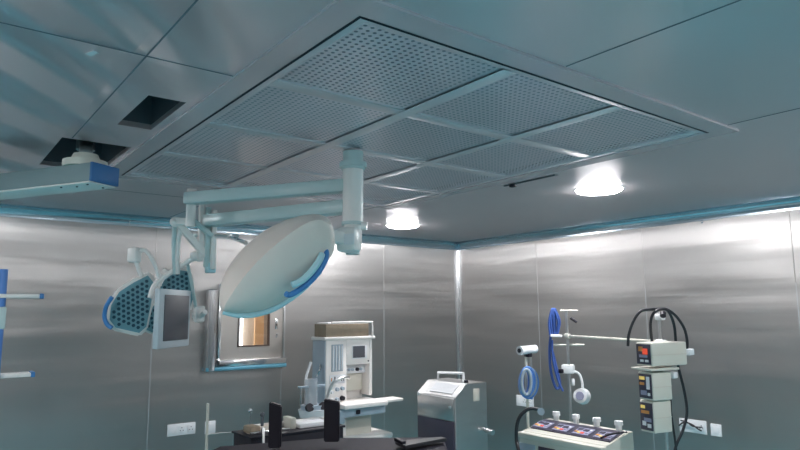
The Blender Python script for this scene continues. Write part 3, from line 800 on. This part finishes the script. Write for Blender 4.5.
MB().cyl((xb-.02, yk-.03, .78), (xb+.09, yk-.03, .77), .022).build('side_valve', m_satin, cbt)
b = MB()
for sx in (xa+.05, xb-.05):
    for sy in (yf+.05, yk-.05): b.cyl((sx-.012, sy, .03), (sx+.012, sy, .03), .03)
b.build('castors', m_blackrub, cbt)

# ------------------------------------------------------------------ black trolley with slide rails
tl = thing('instrument_trolley', 'black trolley topped with metal slide rails and pale blocks, left of the table', 'trolley', (-4.1, 2.15, 0))
tz = .945
p0 = at(240, 432, z=tz); p1_ = at(334, 416, z=tz)
xt0, xt1 = -4.22, -3.93
MB().b2((xt0, 1.80, .10), (xt1, 2.50, tz), .008).build('body', m_black, tl)
MB().b2((xt0-.01, 1.79, tz), (xt1+.01, 2.51, tz+.015), .004).build('top', m_black, tl)
MB().b2((xt0+.04, 1.86, tz+.015), (xt0+.10, 2.44, tz+.05), .004).build('slide_rail', m_satin, tl)
MB().b2((xt1-.10, 1.83, tz+.015), (xt1-.055, 2.1, tz+.035), .004).build('slide_rail', m_chrome, tl)
MB().b2((xt0+.13, 1.83, tz+.015), (xt0+.19, 2.05, tz+.055), .004).build('slide_rail', m_beige, tl)
MB().box((xt0+.15, 1.865, tz+.04), (.12, .08, .05), None, .015).build('clamp_block', m_card, tl)
MB().b2((xt0+.08, 2.13, tz+.015), (xt0+.20, 2.17, tz+.09), .006).build('pale_block', m_cream, tl)
MB().b2((xt0+.05, 2.19, tz+.015), (xt0+.22, 2.42, tz+.045), .006).build('pale_block', m_label, tl)
MB().cyl((xt1-.12, 1.93, tz+.015), (xt1-.12, 1.93, tz+.125), .010).sph((xt1-.12, 1.93, tz+.13), .016).build('pin_post', m_duct, tl)
MB().sph((xt1-.14, 1.85, tz+.16), .015).cyl((xt1-.14, 1.85, tz+.015), (xt1-.14, 1.85, tz+.15), .003).build('pin_post', m_chrome, tl)
MB().b2((xt1-.005, 1.81, tz-.13), (xt1+.004, 1.85, tz-.07), .003).build('side_tag', m_grayside, tl)
MB().tube([(xt1-.02, 1.88, tz+.04), (xt1+.05, 1.86, tz+.03), (xt1+.05, 1.86, .5)], .009, smooth=3).build('bent_rod', m_satin, tl)
b = MB()
for sx in (xt0+.04, xt1-.04):
    for sy in (1.85, 2.44): b.cyl((sx-.012, sy, .05), (sx+.012, sy, .05), .05)
b.build('castors', m_blackrub, tl)

# thin upright rod beside the left sockets, with a side arm
ir = thing('drip_rod', 'thin pinkish upright rod with a bent side arm, before the left wall sockets', 'rod', (-4.6, 1.8, 0))
rr = at(207, 430, D=4.6)
ir.location = (rr.x, rr.y, 0)
MB().cyl((rr.x, rr.y, .03), (rr.x, rr.y, at(206.5, 404, D=4.6).z), .010).build('pole', m_cream, ir)
q1, q2 = at(208, 435, D=4.6), at(234, 432, D=4.45)
MB().tube([q1, at(220, 433, D=4.52), q2, q2-V((0, 0, .5))], .007, smooth=0).build('side_arm', m_satin, ir)
MB().cyl((rr.x, rr.y, 0), (rr.x, rr.y, .03), .16, .14, n=32).build('base', m_satin, ir)

# ------------------------------------------------------------------ operating table
ot = thing('operating_table', 'dark padded operating table with two upright black boards', 'operating table', (-3.0, 1.9, 0))
far0, far1 = at(330, 437.5, z=.95), at(441, 436.5, z=.95)
poly = [V((-3.66, 2.20, .95)), V((-3.20, 2.80, .95)), V((-2.70, 2.42, .95)), V((-2.50, 1.2, .95)), V((-3.1, .75, .95)), V((-3.85, 1.55, .95))]
b = MB(); b.prism(poly, (0, 0, -.07)); bmesh.ops.bevel(b.b, geom=list(b.b.edges), offset=.015, segments=3, affect='EDGES'); b.build('table_top', m_tabletop, ot)
MB().cyl((-3.1, 1.9, .06), (-3.1, 1.9, .88), .14, n=32).build('column', m_satin, ot)
MB().box((-3.1, 1.9, .05), (.8, .6, .08), Matrix.Rotation(rad(35), 3, 'Z'), .02).build('base', m_black, ot)
def board(x0, y0, x1, y1, ytopL, ytopR, ybot, D_, name, parent):
    a, b_, c, d = at(x0, ytopL, D=D_), at(x1, ytopR, D=D_+.0), at(x1, ybot, D=D_), at(x0, ybot, D=D_)
    w_ = V((b_.x-a.x, b_.y-a.y, 0)); nrm = w_.cross(V((0, 0, 1))).normalized()
    if nrm.dot(a-EYE) < 0: nrm = -nrm
    zb = at((x0+x1)/2, ybot, D=D_).z
    pts = [V((a.x, a.y, a.z)), V((b_.x, b_.y, b_.z)), V((b_.x, b_.y, zb)), V((a.x, a.y, zb))]
    bm_ = MB(); bm_.prism(pts, nrm*.05); bmesh.ops.bevel(bm_.b, geom=list(bm_.b.edges), offset=.006, segments=2, affect='EDGES')
    return bm_.build(name, m_black, parent)
board(269, 402, 281.5, 404, 402, 406, 447, 3.75, 'upright_board', ot)
board(324, 400, 339.5, 400, 399, 402, 441, 3.80, 'upright_board', ot)
quad('arm_board', [(395, 441), (441, 436.5), (447, 438), (405, 446)], .985, .02, m_blackrub, ot, .004)
MB().beam(at(396, 439, z=1.0), at(404, 443, z=.99), .03, .02, .004).build('strap', m_black, ot)

# ------------------------------------------------------------------ heart-lung pump console
YC = 3.40
xc0, xc1 = -3.09, -2.42
zc = .95
pc = thing('pump_console', 'cream four pump console with white knobs and coloured control panels', 'medical machine', ((xc0+xc1)/2, YC+.15, 0))
b = MB(); prof = [(YC, .55), (YC, .905), (YC+.03, .935), (YC+.10, .94), (YC+.27, .985), (YC+.33, .985), (YC+.33, .55)]
b.prism([(xc0, y, z) for y, z in prof], (xc1-xc0, 0, 0)); bmesh.ops.bevel(b.b, geom=list(b.b.edges), offset=.004, segments=2, affect='EDGES'); b.build('housing', m_cream, pc)
MB().b2((xc0-.005, YC-.02, .895), (xc1+.005, YC+.035, .93), .006).build('front_rail', m_cream, pc)
b = MB(); sn = V((0, -.045, .17)).normalized()
b.prism([V((xc0+.01, YC+.105, .942)), V((xc1-.02, YC+.105, .942)), V((xc1-.02, YC+.262, .983)), V((xc0+.01, YC+.262, .983))], sn*.006); b.build('deck', m_panelblack, pc, False)
stp = (xc1-xc0)/4
for k in range(4):
    xk = xc0+stp*(k+.42)
    o = V((xk, YC+.175, .961))+sn*.006
    pnl = MB(); ex = V((1, 0, 0)); ey = sn.cross(ex).normalized()
    ey = V((0, .967, .256))
    pnl.prism([o-ex*.062-ey*.05, o+ex*.062-ey*.05, o+ex*.062+ey*.045, o-ex*.062+ey*.045], sn*.003); po = pnl.build('control_panel', m_lilac, pc, False)
    for j, (du, dv, mm, s) in enumerate(((-.044, -.02, m_orange, .013), (-.018, -.03, m_yellow, .010), (.01, -.03, m_red, .012), (.042, -.02, m_lilac, .012), (-.035, .02, m_panelblack, .018), (.015, .012, m_panelblack, .02), (.046, .02, m_label, .008))):
        c = o+ex*du+ey*dv+sn*.003
        q = MB(); q.prism([c-ex*s-ey*s*.7, c+ex*s-ey*s*.7, c+ex*s+ey*s*.7, c-ex*s+ey*s*.7], sn*.003); q.build('panel_key', mm, po, False)
    c = V((xk+.02, YC+.29, .985))
    MB().cyl(c, c+V((0, 0, .035)), .020, n=20).cyl(c+V((0, 0, .035)), c+V((0, 0, .06)), .028, .026, n=20).build('top_knob', m_gas, pc)
    MB().b2((xk-.07, YC-.008, .66), (xk+.07, YC, .86), .004).build('front_panel', m_panelblack if k % 2 else m_grayside, pc)
MB().b2((xc0, YC-.0, .1), (xc1, YC+.33, .55), .01).build('base_cabinet', m_cream, pc)
b = MB()
for sx in (xc0+.06, xc1-.06):
    for sy in (YC+.05, YC+.28): b.cyl((sx-.012, sy, .05), (sx+.012, sy, .05), .05)
b.build('castors', m_blackrub, pc)
MB().tube([(xc1-.10, YC+.12, .955), (xc1-.04, YC+.16, .985), (xc1+.03, YC+.22, 1.0)], .006).build('lever', m_black, pc)

# ------------------------------------------------------------------ twin pole stand behind console
def vpole(x, yt, yb, D_, r, name, m, parent, zb=None):
    p = at(x, yt, D=D_); q = at(x, yb, D=D_)
    return MB().cyl((p.x, p.y, q.z if zb is None else zb), (p.x, p.y, p.z), r, n=16).build(name, m, parent)
Dp = 4.65
A0 = at(567.5, 338, D=Dp); B0 = at(661, 345, D=4.05)
st = thing('mast_stand', 'two tall thin steel masts joined by a horizontal bar over the pump console', 'stand', V((A0.x, A0.y, 0)))
MB().cyl((A0.x, A0.y, .05), (A0.x, A0.y, at(567, 310.5, D=Dp).z), .011, n=16).build('mast', m_satin, st)
MB().cyl((B0.x, B0.y, .05), (B0.x, B0.y, at(660, 312, D=4.05).z), .012, n=16).build('mast', m_satin, st)
zb_ = at(568, 336, D=Dp).z
e_ = B0+(B0-A0).normalized()*.05
MB().beam((A0.x, A0.y, zb_), (e_.x, e_.y, at(660, 342, D=4.05).z), .018, .018, .004).build('cross_bar', m_cream, st)
MB().box((A0.x, A0.y, zb_), (.04, .04, .04), None, .01).build('clamp', m_cream, st)
MB().box((B0.x, B0.y, at(660, 342, D=4.05).z), (.055, .055, .03), None, .006).build('clamp', m_gas, st)
a, b_ = at(560, 310.5, D=Dp), at(578, 310.5, D=Dp); b_.z = a.z
MB().cyl(a, b_, .005).build('top_hook', m_cream, st)
q = at(570.5, 318, D=Dp-.03); MB().cyl(q, q+V((.04, .02, -.03)), .010).build('lock_lever', m_black, st)
a, b_ = at(552, 345, D=Dp), at(584, 345, D=Dp); b_.z = a.z
MB().cyl(a, b_, .007).build('hook_bar', m_cream, st)
q = at(660, 317, D=4.03); MB().box(q, (.05, .05, .04), None, .008).build('mast_clamp', m_gas, st)
MB().cyl(at(663, 313, D=3.98), at(663, 316, D=3.96), .018).build('clamp_knob', m_black, st)
MB().box(at(568, 369, D=Dp-.02), (.09, .06, .065), Matrix.Rotation(rad(30), 3, 'Z'), .01).build('pole_clamp', m_gas, st)
MB().box(at(561, 371, D=Dp-.08), (.03, .03, .03), None, .005).build('clamp_screw', m_black, st)
for P0 in (A0, B0):
    MB().cyl((P0.x, P0.y, 0), (P0.x, P0.y, .05), .10, .08, n=28).build('base', m_duct, st)
# round sensor hanging from the clamp
sn_ = thing('hanging_sensor', 'round white sensor with grey centre hanging on a curved cable under the mast clamp', 'sensor', at(582, 396, D=Dp-.1))
c = at(581, 396, D=Dp-.1)
dv = (EYE-c).normalized(); dv = (dv+V((-.35, 0, 0))).normalized()
MB().cyl(c-dv*.04, c+dv*.02, .058, .05, n=28).build('housing', m_gas, sn_)
MB().cyl(c+dv*.02, c+dv*.028, .030, n=24).build('centre_disc', m_lilac, sn_)
MB().tube([at(573, 371, D=Dp-.05), at(579, 374, D=Dp-.06), at(582, 382, D=Dp-.08), at(582.5, 388, D=Dp-.09)], .010).build('cable', m_gas, sn_)
MB().box(at(573, 382, D=Dp-.05), (.02, .02, .05), None, .005).build('lead_clip', m_label, sn_)

# three pump controllers
def controller(xl, xn, xr, yt, yb, D_, label, ins):
    p = at(xn, (yt+yb)/2, D=D_)                    # near vertical edge
    zt_, zb2 = at(xn, yt, D=D_).z, at(xn, yb, D=D_).z
    t = thing('pump_controller', label, 'pump controller', V((p.x, p.y, zb2)), 'pump controllers on the right mast')
    u = V((-.93, -.36, 0)).normalized() if False else V((-1, .05, 0)).normalized()
    # side direction: away to the right
    s = V((.22, .975, 0)).normalized(); f_ = V((-.975, .22, 0))
    # solve widths from sight lines
    def width(dirv, xt):
        lo, hi = .0, 1.2
        def px(q):
            d = q-EYE; return 400+FPX*d.dot(Rt)/d.dot(Fw)
        for _ in range(40):
            m_ = (lo+hi)/2
            if abs(px(p+dirv*m_)-xn) < abs(xt-xn): lo = m_
            else: hi = m_
        return lo
    wf, ws = width(f_, xl), width(s, xr)
    ctr = p+f_*wf/2+s*ws/2; ctr.z = (zt_+zb2)/2
    rm_ = Matrix((f_, s, V((0, 0, 1)))).transposed()
    MB().box(ctr, (wf, ws, zt_-zb2), rm_, .008).build('case', m_cream, t)
    fc = p+f_*wf/2; fc.z = ctr.z
    hh = zt_-zb2
    MB().box(fc-s*.002, (wf*.86, .006, hh*.86), rm_, .001).build('front_panel', m_panelblack, t)
    for (u_, v_, w_, h_, mm, nm) in ins:
        MB().box(fc-s*.006+f_*(-u_*wf)+V((0, 0, v_*hh)), (w_*wf, .004, h_*hh), rm_).build(nm, mm, t, False)
    # vents / seam on the side
    sc2 = p+s*ws/2-f_*.001; sc2.z = ctr.z-.02*hh
    MB().box(sc2, (.003, ws*.96, .004), rm_).build('case_seam', m_beige, t, False)
    return t, ctr, s, f_, ws, wf, zt_, zb2
i1 = [(-.15, .22, .25, .2, m_orange, 'display'), (.12, .12, .3, .25, m_red, 'display'), (0, -.08, .5, .12, m_lilac, 'key_row'), (-.1, -.28, .2, .1, m_label, 'key_row'), (.2, -.28, .2, .1, m_label, 'key_row')]
i2 = [(-.18, .28, .35, .12, m_yellow, 'display'), (-.2, .08, .3, .1, m_orange, 'display'), (.22, .12, .22, .45, m_label, 'key_row'), (-.1, -.24, .4, .16, m_lilac, 'key_row'), (.25, -.28, .16, .1, m_label, 'key_row')]
i3 = [(-.2, .30, .3, .1, m_yellow, 'display'), (-.05, .14, .55, .1, m_orange, 'display'), (.1, -.1, .5, .12, m_lilac, 'key_row'), (-.15, -.22, .25, .14, m_label, 'key_row'), (.2, -.28, .25, .12, m_label, 'key_row')]
t1 = controller(636, 652, 687, 343, 366.5, 3.80, 'widest cream pump controller, topmost on the right mast', i1)
t2 = controller(638.5, 653, 672, 373, 401, 3.80, 'cream pump controller in the middle of the three on the right mast', i2)
t3 = controller(640, 654, 672, 402, 433.5, 3.80, 'cream pump controller, lowest of the three on the right mast', i3)
p = at(652, 380, D=3.8)
tag(MB().b2((0, 0, 0), (0.001, 0.001, 0.001)).build('spacer', m_cream), 'x', 'x') if False else None
sh = t1[1].copy(); sh.z = (t1[7]+t2[6])/2
MB().box(sh+t1[3]*.01-t1[2]*.05, (t1[5]*1.25, t1[4]*.8, .014), Matrix((t1[3], t1[2], V((0, 0, 1)))).transposed(), .003).build('shelf', m_cream, st)
a = at(671, 377, D=3.98)
MB().box(at(690, 352, D=4.06), (.03, .06, .04), None, .006).build('rear_socket', m_label, t1[0])
MB().box(at(673, 375, D=3.95), (.04, .05, .04), None, .006).build('rear_socket', m_label, t2[0])

# black cables looping over the mast
def cable(pts, r, label, name='black_cable', m=m_blackrub, cat='cable', group=None):
    o = MB().tube([at(x, y, D=d) for x, y, d in pts], r, n=10).build(name, m)
    return tag(o, label, cat, group)
cable([(628, 346, 3.95), (629, 334, 3.95), (634, 320, 3.95), (641, 311, 3.95), (650, 309.5, 3.98), (658, 309, 4.0), (666, 309, 4.02), (676, 316, 4.05), (684, 328, 4.08), (687, 340, 4.1), (687, 352, 4.14)], .009, 'outer black cable arching wide over the top of the right mast')
cable([(652, 342, 4.04), (650.5, 325, 4.0), (653, 314, 3.98), (660, 309.5, 3.99), (668, 311, 4.02), (674, 325, 4.1), (676, 345, 4.15), (678, 365, 4.18), (684, 390, 4.2), (687, 412, 4.2), (683, 430, 4.2), (676, 446, 4.2), (673, 460, 4.2)], .009, 'long black cable running from the mast top down past the wired socket plate')
cable([(668, 376, 4.05), (670, 392, 4.05), (671.5, 415, 4.05), (675, 440, 4.05), (677, 458, 4.05)], .007, 'short thin black cable hanging behind the two lower controllers')
# blue cable bundles
bc = thing('blue_cable_bundle', 'dark blue cable bundle hanging by the left mast', 'cable bundle', at(552, 345, D=4.66))
for k, (xt, xb2) in enumerate(((550, 549.5), (552, 551.5), (554, 554), (556, 558.5))):
    MB().tube([at(xt, 335, D=4.64+.01*k), at(xb2-.5, 322, D=4.64), at((xt+553)/2, 310, D=4.64), at((xt+553)/2+1.2, 310.5, D=4.65), at(xb2+1.2, 322, D=4.66), at(xt+1.2, 335, D=4.66)], .008, n=8).build('cable_loop', m_cable, bc)
MB().tube([at(551, 334, D=4.65), at(549.5, 350, D=4.66), at(551, 372, D=4.66), at(556, 388, D=4.66), at(560, 384, D=4.66), at(556, 366, D=4.66), at(552, 350, D=4.66)], .010, n=8).build('cable_tail', m_cable, bc)
MB().tube([at(552, 340, D=4.64), at(553, 360, D=4.64), at(558, 380, D=4.63), at(563, 391, D=4.63)], .008, n=8).build('cable_tail', m_cable, bc)
MB().beam(at(550.5, 335.5, D=4.63), at(562, 336, D=4.62), .02, .02, .004).build('cable_tie', m_gas, bc)

# ------------------------------------------------------------------ thin stand with camera-like head and blue tubing
D4 = 4.85
cp = at(526, 360, D=D4)
cs_ = thing('sensor_stand', 'thin stand carrying a white horizontal cylinder head, left of the pump console', 'stand', V((cp.x, cp.y, 0)))
MB().cyl((cp.x, cp.y, .04), (cp.x, cp.y, at(526, 355, D=D4).z), .011).build('pole', m_cream, cs_)
q = at(531, 360, D=D4)
MB().cyl((q.x, q.y, at(531, 372, D=D4).z), (q.x, q.y, at(531, 354, D=D4).z), .008).build('side_rod', m_satin, cs_)
MB().cyl((cp.x, cp.y, 0), (cp.x, cp.y, .04), .11, .09, n=28).build('base', m_duct, cs_)
a, b_ = at(520.5, 350.5, D=D4-.06), at(535, 349, D=D4+.05)
hd = MB().cyl(a, b_, .032, n=24).build('head', m_gas, cs_)
ax = (a-b_).normalized()
MB().cyl(a, a+ax*.012, .034, n=24).build('lens_ring', m_label, hd)
MB().cyl(a+ax*.012, a+ax*.016, .017, n=20).build('lens', m_black, hd)
MB().box(at(528, 355, D=D4), (.05, .04, .03), None, .005).build('mount', m_black, cs_)
bt = thing('blue_tubing_coil', 'coil of bright blue corrugated tubing hanging on the thin stand', 'tubing', at(527, 392, D=D4-.05))
for k in range(6):
    w_ = 3.5+1.1*k
    MB().tube([at(526+w_*math.sin(t)+.5*k, 381+(k%3)-(12+.5*k)*math.cos(t), D=D4-.05-.014*((k*5)%6)) for t in [2*math.pi*i/12 for i in range(12)]], .012, n=8, closed=True).build('loop', m_coil if k not in (1, 4) else m_grayside, bt)
MB().tube([at(531, 388, D=D4-.05), at(532, 394, D=D4-.05), at(531, 399, D=D4-.05)], .012).build('tail', m_coil, bt)
bh = thing('black_flexible_hose', 'thick black flexible hose curving over the left end of the pump console', 'hose', at(520, 440, D=3.9))
MB().tube([V((xc0-.014, YC+.05, .70)), V((xc0-.06, YC+.05, .72))]+[at(x, y, D=3.9) for x, y in [(519, 453), (516.5, 440), (517, 425), (521, 415), (529, 409), (537, 409), (541, 411)]], .011).build('tube', m_blackrub, bh)
MB().cyl(at(541, 411.5, D=3.92), at(541, 411.5, D=3.86), .022).build('end_fitting', m_grayside, bh)

# ------------------------------------------------------------------ world and view
wd = bpy.data.worlds.new('world'); SC.world = wd; wd.use_nodes = True
wd.node_tree.nodes['Background'].inputs[0].default_value = (.3, .4, .45, 1); wd.node_tree.nodes['Background'].inputs[1].default_value = .02
vs = SC.view_settings; vs.view_transform = 'Standard'; vs.look = 'None'; vs.gamma = 1; vs.use_curve_mapping = False; vs.exposure = 2.6
